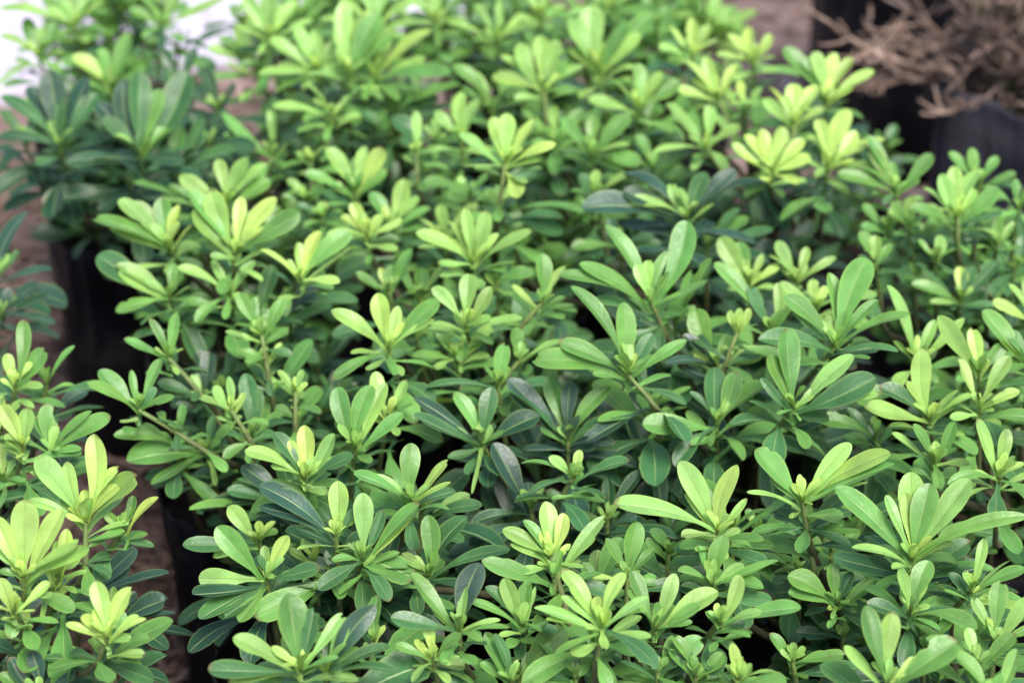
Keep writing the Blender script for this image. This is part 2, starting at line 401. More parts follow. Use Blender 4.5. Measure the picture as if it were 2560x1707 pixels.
# plant height foot_x foot_y [s stem_x,stem_y] | tips x,y,tone[,width]   ; first number: which enlarged view the numbers were read from
DATA = '''
7 P10 .43 1990 225 s 1995,330 | 1610,45,l 1785,-70,m 1985,-115,y 1890,-20,y 2185,-60,l 2110,120,l 1775,145,l 2150,330,p,.5 2320,75,m
7 P10 .415 1985 283 | 1765,245,l,.22 2075,420,g,.4
7 P10 .40 1740 885 | 1430,535,g 1315,870,l,.36 1890,600,y,.36 2100,800,m,.36 1600,1135,g,.45 1345,1110,m,.4 1490,1110,m 1820,870,y 1740,700,y 1290,960,d,.4
7 P10 .39 1695 640 | 1495,410,l,.36 1220,650,m 1410,735,l 1820,570,g,.4 1710,560,b
7 P10 .43 2195 600 | 1700,410,b,.25 1830,300,m,.3 1700,270,b 2205,250,l,.36 2320,430,m 1960,560,d 2350,490,l,.15 2040,520,l,.2
7 P10 .40 2050 760 | 1980,620,l 2110,660,l 1890,690,l 1990,760,l
7 P10 .36 1900 400 | 1560,230,m 1580,150,b,.4 1330,430,d 1275,415,g,.2 1500,300,m
7 P10 .35 2330 1000 | 2120,900,m,.5 2060,1100,m,.45 2130,700,m 2350,1100,d
8 P10 .42 200 750 s 175,850 | 200,325,l,.33 575,395,g,.27 530,470,y,.2 155,655,g 0,760,g,.3 -70,930,m,.4 385,1010,m,.4 330,440,m 370,860,g 290,735,l
8 P10 .43 520 380 s 515,440 | 515,0,g,.4 760,110,y 780,250,l,.15 285,205,l,.2 150,190,g 520,320,y,.5
8 P10 .40 585 462 | 985,395,m,.26 900,330,p,.3
8 P11 .40 630 860 s 560,930 | 630,470,g,.33 890,480,m,.36 1165,680,m,.2 455,720,p,.55 375,860,g 900,900,d,.2
8 P12 .43 830 1225 s 840,1370 | 510,855,g 615,1005,l,.32 870,940,l 390,1125,m,.3 1160,1190,g,.18 1100,1150,l,.15 990,1280,g 960,790,b,.4
8 P12 .42 660 1400 s 690,1560 | 410,1310,g 600,1150,y 540,1280,y 670,1310,y 840,1240,g,.3 530,1535,l 780,1440,l 870,1440,p,.5
8 P11 .41 980 5 s 1040,120 | 530,-300,b,.28 540,-190,m,.28 800,-330,g,.28 805,-100,l 1045,-365,m,.36 1130,-80,g,.25 760,90,m 1360,-180,d,.4 920,310,l,.1
8 P11 .38 1300 450 | 1050,0,b,.33 910,520,d,.3 920,690,b,.5 1330,600,d
8 P11 .42 1580 225 s 1490,370 | 1235,130,g 1420,85,l 1620,45,y 1940,110,m 1295,320,m,.3 1640,190,g 1560,160,y,.5
8 P11 .40 1540 -20 | 1360,-100,g 1520,-110,g 1150,-340,m,.3 1410,-430,g,.28 1820,-370,g,.26 1150,-420,b,.3 1560,-400,b 1700,-300,b 1840,0,b,.4 1800,-160,m,.3
8 P11 .37 1800 500 | 1800,230,d,.35 2030,180,d,.25 1600,450,g 1560,550,d 2000,480,b
8 P11 .36 2110 170 | 2200,-180,d 1950,-250,b 1950,80,d 2150,210,m 2400,130,d
8 P12 .44 1430 745 s 1500,980 | 1395,385,l,.36 1520,460,y 1115,560,l 1165,655,l 1375,560,y 1335,780,l 1560,660,y 1250,505,g 1640,800,l,.2
8 P12 .43 1450 880 | 980,755,g,.28 1790,480,l,.2 1720,620,l,.25 1440,980,g
8 P12 .36 1730 950 | 1735,700,p,.5 1640,780,g,.5 1900,620,g,.4
8 P12 .44 1765 1200 s 1730,1390 | 1500,830,l,.3 1910,845,y,.28 2070,1010,l,.27 1495,1000,l 1725,1000,y,.36 1320,1070,l,.3 1395,1140,l 1780,1330,l,.5 1460,1345,g,.33 2080,1250,l,.22 2110,1420,m,.33 1640,1190,l
8 P12 .42 1930 870 | 1990,510,g,.36 2110,690,g 1790,620,g 1660,870,y
8 P12 .41 1740 1330 | 1810,1560,g,.55 1610,1500,g 1240,1540,g
8 P12 .38 1220 1540 | 1520,1210,g,.45 1475,1400,l,.2 1000,1240,g,.3 
8 P12 .42 2110 1210 s 2040,1320 | 1960,840,g,.3 1935,960,g 2245,855,l,.3 2400,1050,g,.3 2524,970,l,.35 2350,1160,g
8 P12 .40 2130 1490 | 2230,1260,g,.33 2000,1420,l 2420,1270,g,.4 1880,1420,m,.3 2350,1350,m 2250,1590,g,.4
8 P12 .40 1590 1530 | 1700,1375,g 1370,1490,m 1330,1540,g 1590,1340,m
8 P12 .42 1245 1180 s 1270,1260 | 1125,880,l,.33 1280,890,g,.3 1330,940,l,.12 1000,940,m,.33 890,1020,g,.2 1370,1220,g 1090,1250,l
8 P12 .41 1170 1560 | 1010,1280,g,.4 965,1430,g 1180,1510,l 1060,1240,m
8 P12 .38 2200 720 | 2080,560,g,.45 2330,690,l,.2 2240,640,g,.3 2050,620,g
9 P13 .44 345 570 s 340,680 | 110,120,l,.3 140,340,y,.25 475,140,y,.25 540,360,l,.18 105,590,p,.3 335,430,y -334,385,l,.28 640,620,g,.25
9 P13 .42 420 600 | 910,315,g,.16 265,235,g,.28 660,430,g,.2
9 P13 .45 905 380 s 930,560 | 1220,0,l,.26 1460,55,l,.27 650,110,l,.2 1130,170,l,.2 700,245,l 525,310,l,.1 1310,250,l,.1 1490,130,g,.25 590,40,g,.4 905,225,y 830,410,p 970,400,l
9 P13 .42 930 560 s 990,880 | 1170,500,g,.25 1200,330,m,.3 740,440,m 1260,560,g,.15
9 P13 .37 1090 710 | 920,580,g,.4 1280,570,g,.35 1105,600,l 1180,760,g 990,790,g
9 P13 .37 610 570 | 540,430,g 780,480,g,.4 520,620,g 860,590,g,.3 660,660,m
9 P13 .40 1130 1040 s 1150,1080 | 800,860,g,.45 800,970,g,.4 1090,790,g,.35 1370,890,g,.36 1230,840,m,.5 1060,1075,y,.5 1080,1135,g 1260,1050,g,.35
9 P13 .35 1170 1260 | 1005,1190,m,.45 1150,1150,m 1250,1180,d 850,1230,d 1400,1180,m
9 P13 .36 870 830 | 690,900,m 850,650,g,.2 620,720,g,.25 960,760,d
9 P13 .44 1620 750 s 1600,840 | 1125,290,g,.3 1580,325,y,.3 1740,260,g,.36 2000,235,l,.28 2350,465,g,.15 2015,560,l,.2 1205,670,l,.22 1750,580,y 1450,340,l,.2 1560,650,y 1620,190,l,.35
9 P13 .41 1640 860 | 1080,730,m,.32 1300,805,l,.15 2000,640,m,.35 2130,815,g,.16
9 P13 .43 1610 1090 s 1590,1160 | 1535,820,l,.3 1740,770,g,.5 1710,895,l,.33 1735,1055,l,.3 2000,1180,g,.36 1310,1040,m,.4 1780,1200,g
9 P21 .42 2005 970 s 1920,1060 | 2090,620,l,.22 2265,765,l,.22 2345,810,g,.3 1820,960,g 2400,1070,l,.2 2060,930,y 1860,850,m
9 P12 .42 315 915 s 370,1010 | 230,670,g,.3 400,600,g,.36 520,790,l 735,760,g,.36 630,930,g,.36 85,830,g,.45 690,1010,m,.3
9 P12 .43 370 1170 s 290,1260 | 500,865,l,.3 880,1060,g,.34 630,1090,l,.27 345,1045,y 550,1250,g 270,1100,g
9 P12 .40 210 1520 | 390,1370,g,.42 180,1370,g,.3 30,1350,g 50,1250,g
9 P12 .42 490 1530 s 440,1570 | 440,1305,y,.3 575,1440,l,.4 400,1450,l,.4 715,1480,l,.3 790,1540,g,.45
9 P21 .39 840 1420 | 690,1240,g,.35 1080,1380,g,.4 1180,1370,g,.3
9 P21 .44 1460 1570 | 1320,1065,g,.33 1510,1110,l,.33 1185,1330,l,.28 1650,1400,y,.33 1910,1290,g,.4 1460,1520,y,.5
9 P21 .42 2050 1440 | 2290,1240,g,.33 1990,1210,l,.33 1700,1270,g,.3 2110,1440,g 2080,1370,g
9 P21 .43 2130 1690 | 1890,1370,g,.36 1990,1480,g,.3 2310,1345,l,.3 2200,1500,g
9 P21 .42 2170 1290 | 2020,1010,l,.3 2360,1000,l,.28 2110,1140,y 2210,900,g,.33 2420,1200,g,.3
9 P21 .40 1700 1330 | 1590,1180,m,.4 1830,1190,m 1480,1100,m 1900,1120,g
9 P14 .42 1765 130 | 1490,-66,l,.3 1775,-15,y,.33 1620,-126,g,.35 1900,-140,g,.3 1985,135,l,.33 1760,300,g,.5 1600,80,m,.3
9 P14 .43 2190 225 | 2050,-160,l,.33 2240,-95,l,.3 2010,190,l 2352,130,y 2420,440,g,.42 2110,500,m,.5 1830,260,g,.25
6 P8 .45 850 1225 s 760,1340 | 800,705,g,.36 680,880,g,.33 1240,880,l,.28 1395,1135,l,.24 1370,1030,m,.36 895,1180,y,.5 725,1270,g,.3 880,1310,g,.3 630,1030,m,.2
6 P8 .46 1120 830 s 1010,960 | 1330,245,g,.34 1090,340,g,.27 1595,615,g,.22 1400,520,g,.22 1500,860,m,.3 820,585,g,.26 1075,620,p,.3 1240,870,l,.12 590,780,m,.3 780,500,g,.3
6 P8 .44 700 720 | 335,275,g,.2 555,430,m,.3 750,410,l,.25 850,500,g,.3
6 P8 .42 345 1335 | 675,1070,g,.5 -150,1330,g,.36 470,990,g,.4 490,1560,g,.5 330,960,m,.4 170,1120,m,.2 60,1600,m,.36 280,1470,g
6 P8 .43 340 950 | 210,580,g,.42 190,860,y 420,745,l,.25 120,750,b 0,940,b 650,850,p,.4 140,900,d 330,920,y
6 P8 .46 480 730 s 400,950 | 430,590,y 495,575,y 560,575,y 605,680,l 470,640,y
5 P8 .45 1930 1010 s 2150,1265 | 1560,430,g,.2 1905,535,g,.3 1305,915,g,.27 1480,800,g,.33 1990,870,y,.25 2315,785,g,.2 2100,740,m,.36 1850,950,y 1700,1000,g
5 P8 .42 2085 1200 | 2195,1130,g,.3 1730,1310,g,.33 1640,1440,b,.3 2340,1090,g,.2 2000,900,m
5 P8 .46 2085 540 s 2150,690 | 1785,30,g,.24 2330,0,g,.3 2190,200,g,.2 1475,360,g,.17 1610,290,g,.25 1800,410,g,.2 2280,480,g,.22
5 P8 .43 2240 680 | 2480,250,g,.24 2352,330,g,.25 2150,660,p,.4
6 P7 .42 560 400 | 530,250,y 650,220,y,.25 490,140,g,.4 370,110,l,.4 760,290,y 650,340,y 450,330,l
6 P7 .42 870 400 | 740,135,l,.33 940,175,l,.3 1125,240,l,.2 680,230,l 760,310,l
6 P7 .42 1000 560 | 970,385,y,.4 1060,430,y 1030,500,y 750,410,l,.25 1380,490,l
6 P15 .40 1940 520 | 1940,300,y,.4 2200,260,m,.26 1720,540,l,.3 1670,300,m,.3 1600,420,g,.3 2150,560,m 2030,300,m,.4
6 P15 .42 1910 60 | 1900,-150,y 2140,130,m,.36 1730,-110,l 2080,-110,l,.3 1680,140,m,.36 2180,0,g 1950,210,m
6 P14 .43 1740 1290 | 1690,840,l,.3 1580,1050,l,.28 1920,1110,l,.28 2030,1130,l,.22 1270,1215,l,.3 1390,1090,m,.36 1740,1330,l
6 P14 .44 2060 1215 | 1925,905,y,.33 2260,885,l,.28 2310,1115,y,.33 1850,1290,l,.33 2150,1240,l,.4
6 P14 .44 2060 990 | 2020,700,y,.33 2230,810,g,.4 2115,900,y 1785,625,l,.3 1940,900,l 2350,950,g
6 P14 .43 1650 920 | 1460,425,l,.33 1780,650,l,.25 1500,790,l 1960,640,l,.2
6 P14 .44 2390 960 | 2160,755,y,.3 2230,690,g,.33 2090,590,g,.4
6 P14 .43 2430 640 | 2250,420,l,.3 2380,370,l,.36 2130,530,y
6 P14 .40 1380 1400 | 1000,1300,g 1560,1330,g 1200,1230,m 1390,1330,l 1400,1480,l
6 P14 .40 2150 1270 | 2340,1330,g,.4 2330,1190,g 2000,1300,g
5 P6 .45 370 830 | 0,590,l,.27 105,680,l,.26 300,475,l,.35 430,560,y,.28 470,665,y,.2 705,530,g,.36 670,655,l,.22 130,870,l,.3 405,1010,g,.6 20,1040,g,.25
5 P6 .45 870 690 s 880,750 | 895,350,l,.36 660,435,l,.3 1045,435,l,.3 1040,630,l 1245,645,l,.27 640,685,l,.3 850,600,y,.5
5 P6 .42 820 900 | 1040,690,l,.36 525,890,g,.36 690,720,l 680,970,l,.36 850,1000,g 1060,720,l
5 P6 .45 1370 545 s 1220,720 | 1370,215,g,.36 1525,300,y,.3 1165,420,y,.28 1580,560,l,.33 1600,600,g,.2
5 P6 .45 920 275 s 920,330 | 550,85,l,.32 750,0,l,.3 760,120,y 940,150,y,.3 1085,85,y,.25 1305,75,l,.25 690,280,l,.33 1010,-60,l,.3 870,-80,l,.25
5 P6 .42 1220 920 s 1090,1100 | 1200,700,g,.4 1510,790,l,.3 1380,850,g,.3
5 P11 .42 1085 1090 | 1130,800,g,.36 620,1090,m,.25 1000,960,g,.3
5 P9 .43 150 1480 | 350,1065,l,.25 20,1310,p,.3 30,1090,g,.33 470,1260,g,.25 230,1500,g 260,1080,g
5 P9 .42 365 1275 | 280,990,l,.36 490,1045,l,.33 530,1200,g 200,1160,y
5 P6 .41 570 520 | 580,310,g,.45 735,290,l,.25 430,290,g,.25 650,450,l
5 P6 .42 370 460 | 400,290,g,.4 520,185,g,.33 310,310,y 160,340,g,.3 300,420,g
5 P6 .43 1080 420 | 1320,340,g,.4 1000,350,l 1180,500,l,.3 1290,610,g,.3
5 P6 .40 560 780 | 640,620,g 500,860,g,.4 450,640,g 700,830,g 250,900,m
2 P6 .44 230 1530 s 240,1640 | 130,1320,y,.36 60,1410,y,.36 330,1400,y,.36 465,1440,y,.33 190,1380,l -30,1540,l 0,1620,g,.33
4 P5 .46 1540 215 s 1520,340 | 1265,-60,l,.3 1370,-200,l,.33 1570,-160,y,.26 1800,-150,y,.3 1960,-50,g,.3 1740,50,y,.25 1380,235,l 1230,-190,g
4 P5 .43 1500 480 | 1170,310,l,.28 1385,260,l,.25 1660,260,l,.27 1300,670,g,.33 1490,650,g,.36
4 P5 .42 1660 600 | 1775,290,m,.33 1520,480,l,.4 1640,700,g
4 P5 .44 1110 190 s 1170,290 | 870,-120,l,.3 1050,-150,g,.36 1170,-100,y,.25 720,55,l,.3 620,0,g,.3 785,-130,l,.3 1250,30,y,.15
4 P5 .42 1110 510 | 790,340,l,.3 640,230,m,.4 770,290,l 775,600,g,.4 1260,440,l,.25 1130,280,g,.3 1380,560,g,.3
4 P5 .45 1965 385 s 1910,460 | 1705,200,y,.33 1950,145,y,.33 2090,70,y,.33 2290,185,y,.26 2290,80,g,.33 2230,410,y,.36
4 P5 .39 1790 710 | 2085,445,b,.33 2180,560,m,.3 1950,620,g,.36 1600,560,g
4 P5 .40 1900 520 | 2350,540,m,.33 1700,480,g 2100,600,m
1 P5 .44 1480 1330 | 1420,1035,l,.33 1620,1030,l,.3 1750,1070,l,.33 1180,1150,l,.33 1770,1180,g,.4
1 P5 .41 1280 1320 | 880,1200,g,.25 1100,1210,g,.3 1040,1290,g 1450,1300,m
4 P9 .43 1100 900 s 1320,1150 | 1155,600,g,.27 975,640,g,.2 825,775,g,.27 1040,760,l,.25 1200,840,l,.2 1180,1010,l,.3
4 P9 .38 1330 1160 s 1480,1400 | 1240,1120,l 1280,1000,g 1370,860,b,.4 1040,1060,m 1050,1130,m 1250,1010,l 1410,1260,m
4 P9 .42 905 1240 s 1350,1515 | 640,980,g,.42 1045,905,g,.25 850,980,g,.22 875,1110,g 1155,1150,g,.25 800,1310,p,.15 1020,1090,m,.3 590,1060,g,.3
4 P9 .39 1160 1410 | 1195,1195,g,.25 765,1400,g,.25 1210,1450,g,.4 1140,1330,g 940,1330,g
4 P9 .37 1355 1515 | 1030,1710,g,.3 1620,1470,g,.25 1520,1330,g 870,1560,g,.5 1400,1270,m 1500,1600,g,.3 1440,1720,l,.2
4 P9 .44 1710 750 s 1770,1120 | 1850,515,g,.33 1630,600,l,.3 1560,480,g,.33 1480,730,l 1660,500,g,.2 1540,760,l
4 P9 .42 1745 930 | 1840,800,y,.2 1825,850,y,.4 1660,880,l,.4 1540,850,g,.4
4 P9 .42 1510 1245 s 1640,1450 | 1495,1020,l,.25 1305,1155,l,.33 1595,1125,y,.25 1430,1150,y 1400,1080,l,.3 1480,1280,l
4 P9 .43 1930 1120 s 1930,1380 | 1975,975,l,.3 1815,980,l,.27 1930,1020,y 2010,1060,y 1900,1180,y
4 P9 .38 1780 1130 | 2040,780,g,.42 1620,940,g,.5 1690,1160,g 1600,830,g,.4 1850,1090,g
4 P9 .39 1640 1420 | 1860,1260,g,.4 1600,1000,m 1530,1410,l 1750,1450,g,.3 1690,1110,m
4 P9 .36 1450 1130 | 1280,860,b,.4 1540,890,m 1200,680,m,.3 1620,700,m 1450,1250,d
4 P9 .38 1940 1310 | 2100,1090,g,.5 1790,1220,g,.4 2050,1280,m
4 P17 .43 100 1080 | 35,870,y,.36 210,925,y,.3 140,650,g,.25 290,835,g,.4 0,1040,y,.36 300,1085,l,.3 60,970,y
4 P17 .42 310 1060 | 490,820,g,.2 240,940,g,.4
4 P17 .42 335 1520 | 300,1200,g,.36 230,1290,g,.28 600,1245,g,.2 715,1275,g,.28 545,1490,g,.3 15,1420,g,.28
4 P17 .43 150 1480 | 180,1225,l,.5 30,1400,y,.4 120,1550,y,.35 0,1200,y,.4 
4 P17 .37 340 1290 | 570,1110,b,.36 480,1260,m,.3 330,1110,b
4 P17 .41 20 1290 | 130,1180,l 60,1200,l 0,1130,y 0,1390,y
4 P17 .40 30 1700 | 0,1450,y 180,1700,g,.36 100,1560,l 60,1870,g
4 P18 .40 -30 370 | 365,330,b,.28 170,-60,b,.3 130,200,m
4 P18 .39 10 620 | 150,480,g,.3 395,680,b,.25 250,400,b,.3 60,440,b -30,760,d 330,500,d 
7 P16 .46 560 520 s 560,790 | 205,185,l,.22 440,120,l,.25 620,-60,y,.28 785,150,y,.24 790,270,y,.3 910,205,l,.38 250,90,l,.33 195,370,l,.2 390,370,l,.2
7 P16 .45 820 560 s 700,715 | 1035,355,y,.28 870,345,g,.3 600,670,g,.2 840,690,g,.15 680,450,l
7 P16 .46 150 870 s 160,1030 | 160,370,y,.38 400,440,y,.33 -30,480,y,.3 535,660,l,.3 605,675,l,.22 320,770,l,.25 130,680,y -20,700,l,.3 0,830,g
7 P16 .45 380 860 | 585,830,l,.2 430,560,y,.3 510,630,l,.4 370,640,l
7 P16 .44 340 950 | 400,885,y,.4 460,940,y,.4 430,990,y,.36 340,1150,y,.3 290,1050,l 330,900,y
7 P16 .45 700 1270 s 645,1420 | 620,900,y,.36 860,940,y,.36 540,1120,y,.33 970,1140,y,.28 910,1125,y,.28 435,1175,y,.25 870,1270,l,.4 620,1080,y
7 P16 .41 660 1385 | 290,1390,m,.28 1145,1150,g,.36 775,1390,d,.42 940,1480,g,.5 1055,1510,m,.33 1075,1360,m,.25
7 P16 .36 560 980 | 775,790,b,.36 1130,830,b,.2 860,800,b,.4 900,680,b,.3 620,1100,d,.4
7 P16 .36 760 1130 | 1105,1010,b,.55 950,1060,b,.4 1160,1100,b,.2 215,1195,d,.32 360,1080,m,.4 1130,1320,d
7 P16 .45 90 1090 s 150,1200 | 0,880,y,.33 325,910,y,.3 25,1150,y,.55 -60,1060,y 130,1000,y 240,1090,y
7 P16 .42 170 1240 | 60,1170,y,.4 180,1150,y,.4 -30,1230,l 120,1330,g
7 P16 .40 270 1640 | 200,1355,b,.42 60,1400,b,.3 0,1500,g,.33 500,1500,b,.3 600,1660,d
7 P20 .44 1965 1480 s 1970,1570 | 1880,985,g,.42 1535,1255,l,.28 2235,1120,l,.22 1385,1450,m,.3 1500,1545,l,.2 2220,1390,g,.25 1950,1420,y,.5 2050,1080,m,.36
8 P20 .43 -40 1500 | 280,1060,b,.3 380,1320,m,.25 430,1480,m,.25 90,1140,l,.25
8 P20 .40 270 1290 | 300,990,g,.5 350,1190,y,.3 210,1300,p,.4
0 P1 .44 325 362 | 320,165,g,.3 370,205,l,.28 430,160,g,.33 400,275,l,.3 240,270,g,.3 220,235,b,.3 170,380,m,.3 430,375,d,.36 280,180,b
0 P1 .43 140 335 | 140,225,g,.4 225,215,g,.28 5,220,g,.28 60,195,b,.33 115,160,b,.36 200,175,b,.36 0,320,m,.3 100,350,m 250,330,m 60,300,g,.4 135,300,l
0 P1 .42 405 385 | 415,290,l,.45 480,310,g,.36 545,345,g,.33 300,410,g,.36 330,430,m,.33 490,380,m 470,270,g,.33
0 P1 .40 140 370 | 5,455,m,.33 110,420,d 200,430,d,.4 170,470,m,.25 
0 P1 .39 300 430 | 200,460,d,.4 240,490,d,.45 330,470,d,.4 110,470,d,.36 390,450,d
0 P1 .42 500 250 | 540,190,b,.3 460,150,d,.3 540,300,d 430,210,d 520,350,d,.3
0 P1 .41 480 330 | 560,300,d 520,250,d 430,260,d 540,370,m 450,390,d 600,350,d
0 P1 .38 480 430 | 560,420,d 520,470,d 400,450,d 470,350,m 420,400,d
0 P1 .42 420 190 | 500,150,d 370,110,m,.3 450,110,d,.3 350,180,m 490,220,d 420,260,m
0 P1 .40 60 330 | 0,250,g,.3 10,400,m 90,250,d 120,380,d 0,340,m
0 P1b .45 170 60 | 170,-10,l 110,20,l 240,5,l 240,70,g 100,110,g 10,30,l,.4 200,-10,l 130,-20,l
0 P1b .43 90 130 | 0,85,l,.3 60,40,g,.4 130,50,g 150,170,g 20,170,l,.4 0,220,l,.33 90,60,l
0 P1b .43 255 200 | 300,75,g,.3 230,110,g 340,160,g 180,190,g 170,130,y,.4 250,160,l 350,190,l,.25 240,220,g
0 P1b .44 370 60 | 520,0,l,.27 410,-30,l 300,20,g 330,90,g 400,70,g 310,-20,g 390,130,d,.33
0 P1b .42 410 100 | 415,65,g,.25 465,90,d,.2 330,100,g 380,160,g 480,170,g,.25
0 P2 .46 800 170 | 790,0,l,.25 770,60,l 830,40,l 870,30,g 900,80,g
0 P2 .45 730 165 | 680,60,l,.3 720,70,l,.3 770,90,l,.3 620,90,l,.28 640,150,l,.3 600,180,l,.4 850,140,l,.3 700,210,l,.45 640,220,g
0 P2 .45 860 175 | 820,80,l,.3 890,85,l,.3 990,70,l,.27 980,135,l,.25 745,165,l,.3 745,185,l,.28 920,240,g,.33 840,240,g,.3 760,110,l 1040,180,g,.25
0 P2 .44 765 265 | 630,250,l,.3 700,190,l,.25 830,200,g,.25 830,270,l,.4 690,310,g,.33 800,220,l,.25 720,230,l 750,330,g,.3
0 P2 .42 600 165 | 480,115,l,.3 500,90,g,.3 540,60,l 620,60,l 490,190,g,.25 520,150,l,.3 680,210,g
0 P2 .40 625 360 s 610,420 | 510,260,g,.28 515,310,l,.3 620,250,l,.2 675,300,l,.2 700,280,d,.33 600,420,g,.4 665,385,g,.36
0 P2 .41 900 260 | 1010,230,m,.25 870,300,g,.4 1060,200,g,.25 950,200,g
0 P2b .46 620 90 | 560,-10,l 620,-30,l 680,0,l 540,60,l 720,50,l,.25 650,10,l 600,130,l,.4 690,120,l
0 P2b .46 860 75 | 780,0,l,.27 830,-30,l,.25 890,-40,l,.25 960,0,l,.27 1000,60,l,.25 740,50,l,.25 880,130,g 800,110,g
0 P2b .44 700 40 | 650,-40,g 720,-50,g 760,10,l 660,60,g
0 P2b .40 560 60 | 470,70,d,.2 465,105,d,.2 530,10,g 
0 P22 .45 1000 50 | 930,-20,l 990,-40,l 1060,-10,l,.25 950,60,l,.25 1070,50,l 1010,120,g,.25
0 P22 .44 1140 90 | 1090,10,l,.28 1150,0,l,.28 1200,40,l,.3 1030,60,l,.25 1080,100,g 1180,100,g 1240,60,l
0 P22 .44 1240 40 | 1200,-30,l 1260,-40,l 1300,20,l 1180,40,l
0 P3 .44 1130 250 | 1080,160,l,.33 1060,200,g,.33 1180,200,g,.25 1040,150,g,.3 1200,240,g
0 P3 .46 1250 210 s 1255,300 | 1190,100,l,.33 1240,80,l,.33 1280,90,l,.33 1130,180,l,.3 1150,130,l,.3 1340,150,l,.3 1320,210,g,.36 1180,230,l,.36 1300,140,g,.3
0 P3 .46 1375 170 | 1310,40,l,.33 1350,60,l,.3 1375,90,l,.4 1470,80,l,.3 1440,50,g,.3 1360,10,l,.4 1500,30,g,.3 1310,110,l 1370,190,l,.4
0 P3 .45 1465 250 | 1400,180,l,.3 1465,145,l,.36 1480,190,y 1520,165,l,.33 1350,230,l,.33 1545,220,l,.33 1560,190,g
0 P3 .43 1360 355 | 1365,265,g,.36 1450,260,g,.33 1445,335,l,.3 1290,270,g 1470,380,g,.45 1330,310,g,.4 1430,390,g,.3 1290,350,m,.4
0 P3 .42 1275 330 | 1270,240,l,.33 1340,250,g 1270,410,g,.45 1200,250,g,.3 1220,330,g
0 P3 .41 1500 390 | 1590,355,g,.33 1460,310,g,.4 1560,300,m,.4 1610,410,g,.3
0 P3b .45 1400 20 | 1330,-40,l,.36 1400,-60,l,.36 1480,-20,l,.36 1300,40,l 1510,40,g 1440,70,g
0 P3b .44 1330 40 | 1300,-20,g 1250,30,g 1370,-30,l 1310,80,g
0 P3b .43 1510 60 | 1480,-10,g 1570,10,g 1540,70,l 1450,20,g
0 P4 .46 1590 130 | 1540,60,y,.33 1590,40,y,.33 1630,55,y,.33 1510,110,l,.33 1650,90,y 1560,150,l
0 P4 .46 1730 140 | 1670,80,y,.4 1720,60,y,.4 1770,80,y,.36 1690,130,y,.3 1790,170,l,.33 1640,130,y,.33 1740,100,y,.4
0 P4 .45 1650 230 s 1690,320 | 1570,140,y,.33 1620,130,y,.3 1690,150,y,.33 1550,205,y,.28 1640,160,y 1740,240,l 1590,180,y
0 P4 .46 1900 230 | 1870,120,l,.33 1920,120,y,.28 1960,130,y,.25 2005,165,y,.28 1800,110,g,.33 1850,170,y,.33 1830,130,g,.4 1960,200,y,.25
0 P4 .46 1825 285 s 1820,350 | 1765,195,y,.4 1825,190,y,.45 1880,195,y,.36 1770,260,l,.3 1890,250,y,.33 1800,220,y,.4 1860,220,y,.4 1750,230,l
0 P4 .44 1620 340 s 1660,400 | 1530,235,l,.36 1630,240,l,.33 1700,290,l,.33 1500,355,l,.33 1660,400,l,.4 1570,270,l 1590,370,g,.36
0 P4 .45 1775 390 s 1770,430 | 1710,310,y,.36 1750,295,y,.36 1800,290,y,.36 1845,320,y,.33 1860,360,y,.4 1700,360,y,.4 1830,425,y,.36 1740,420,y,.4 1770,330,y 1680,330,y
0 P4 .45 1900 380 | 1880,270,y,.33 1950,250,y,.33 1970,300,y,.36 1860,310,y,.3 2030,320,y,.3 1960,370,y,.36 2010,390,l,.33 1870,410,l,.5
0 P4 .44 1710 250 | 1660,200,l 1700,185,y,.36 1750,200,l,.36 1780,240,g,.3 1680,280,g 1640,250,g,.3 1740,290,g
0 P4 .43 1700 190 | 1640,160,l 1690,140,l,.36 1750,150,g 1760,200,g,.3 1650,210,g 1710,230,m
0 P2 .42 960 230 | 900,190,g 950,170,g 1010,190,g 1000,240,m 920,260,m 960,280,m,.5
0 P4 .40 1900 400 | 1880,460,d,.33 2000,440,g,.33 1850,480,d,.28 1820,430,d,.33
0 P7 .455 1580 500 | 1335,480,b,.33 1430,400,b,.4 1540,420,l,.3 1620,395,m,.36 1690,390,b,.27 1760,420,b,.3 1440,465,l,.28 1430,440,b,.36 1600,460,y,.3 1640,470,l,.3 1570,440,y,.25
0 P7 .41 1625 560 | 1720,500,g,.33 1770,530,m,.25 1700,480,m 1650,540,d 1520,560,m,.3
0 P7 .38 1750 430 | 1800,540,d,.33 1840,500,d,.3 1870,440,d,.3 1800,480,d,.3
0 P7 .42 1370 450 | 1370,390,l,.45 1440,400,l,.36 1330,400,m,.45 1410,480,g 1310,440,g
0 P7 .42 1150 490 | 1335,495,g,.4 1290,540,m,.33 1060,420,g
0 P7 .39 1420 560 | 1310,570,g,.33 1500,540,m 1520,560,m 1400,500,d,.4
0 P23 .49 1160 375 s 1145,490 | 1055,310,l,.38 1130,270,y,.4 1165,260,l,.4 1230,270,y,.36 1278,335,y,.3 1065,385,l,.28 1170,330,y,.3 1190,460,y,.5 1240,370,l,.33
0 P23 .44 1060 320 | 1060,210,l,.36 1100,230,l,.33 1000,255,l,.3 960,200? 
0 P23 .44 955 350 s 960,420 | 955,255,l,.25 940,330,l,.5 1000,340,g,.25
0 P23 .42 1000 330 | 1080,390,g,.36 900,270,m,.4 1000,380,g,.33 1000,270,l
0 P23 .43 815 440 | 750,340,l,.36 840,335,y,.33 880,340,y,.36 890,390,g,.33 760,420,l 820,360,g,.4 700,400,g
0 P23 .41 715 370 s 715,440 | 680,350,l,.5 760,330,l,.45 720,400,g,.4
0 P23 .41 700 460 | 660,410,l,.45 650,450,g,.36 740,420,g 780,440,g,.25
0 P23 .42 1080 440 | 975,420,g,.33 1145,480,g,.3 1120,400,g
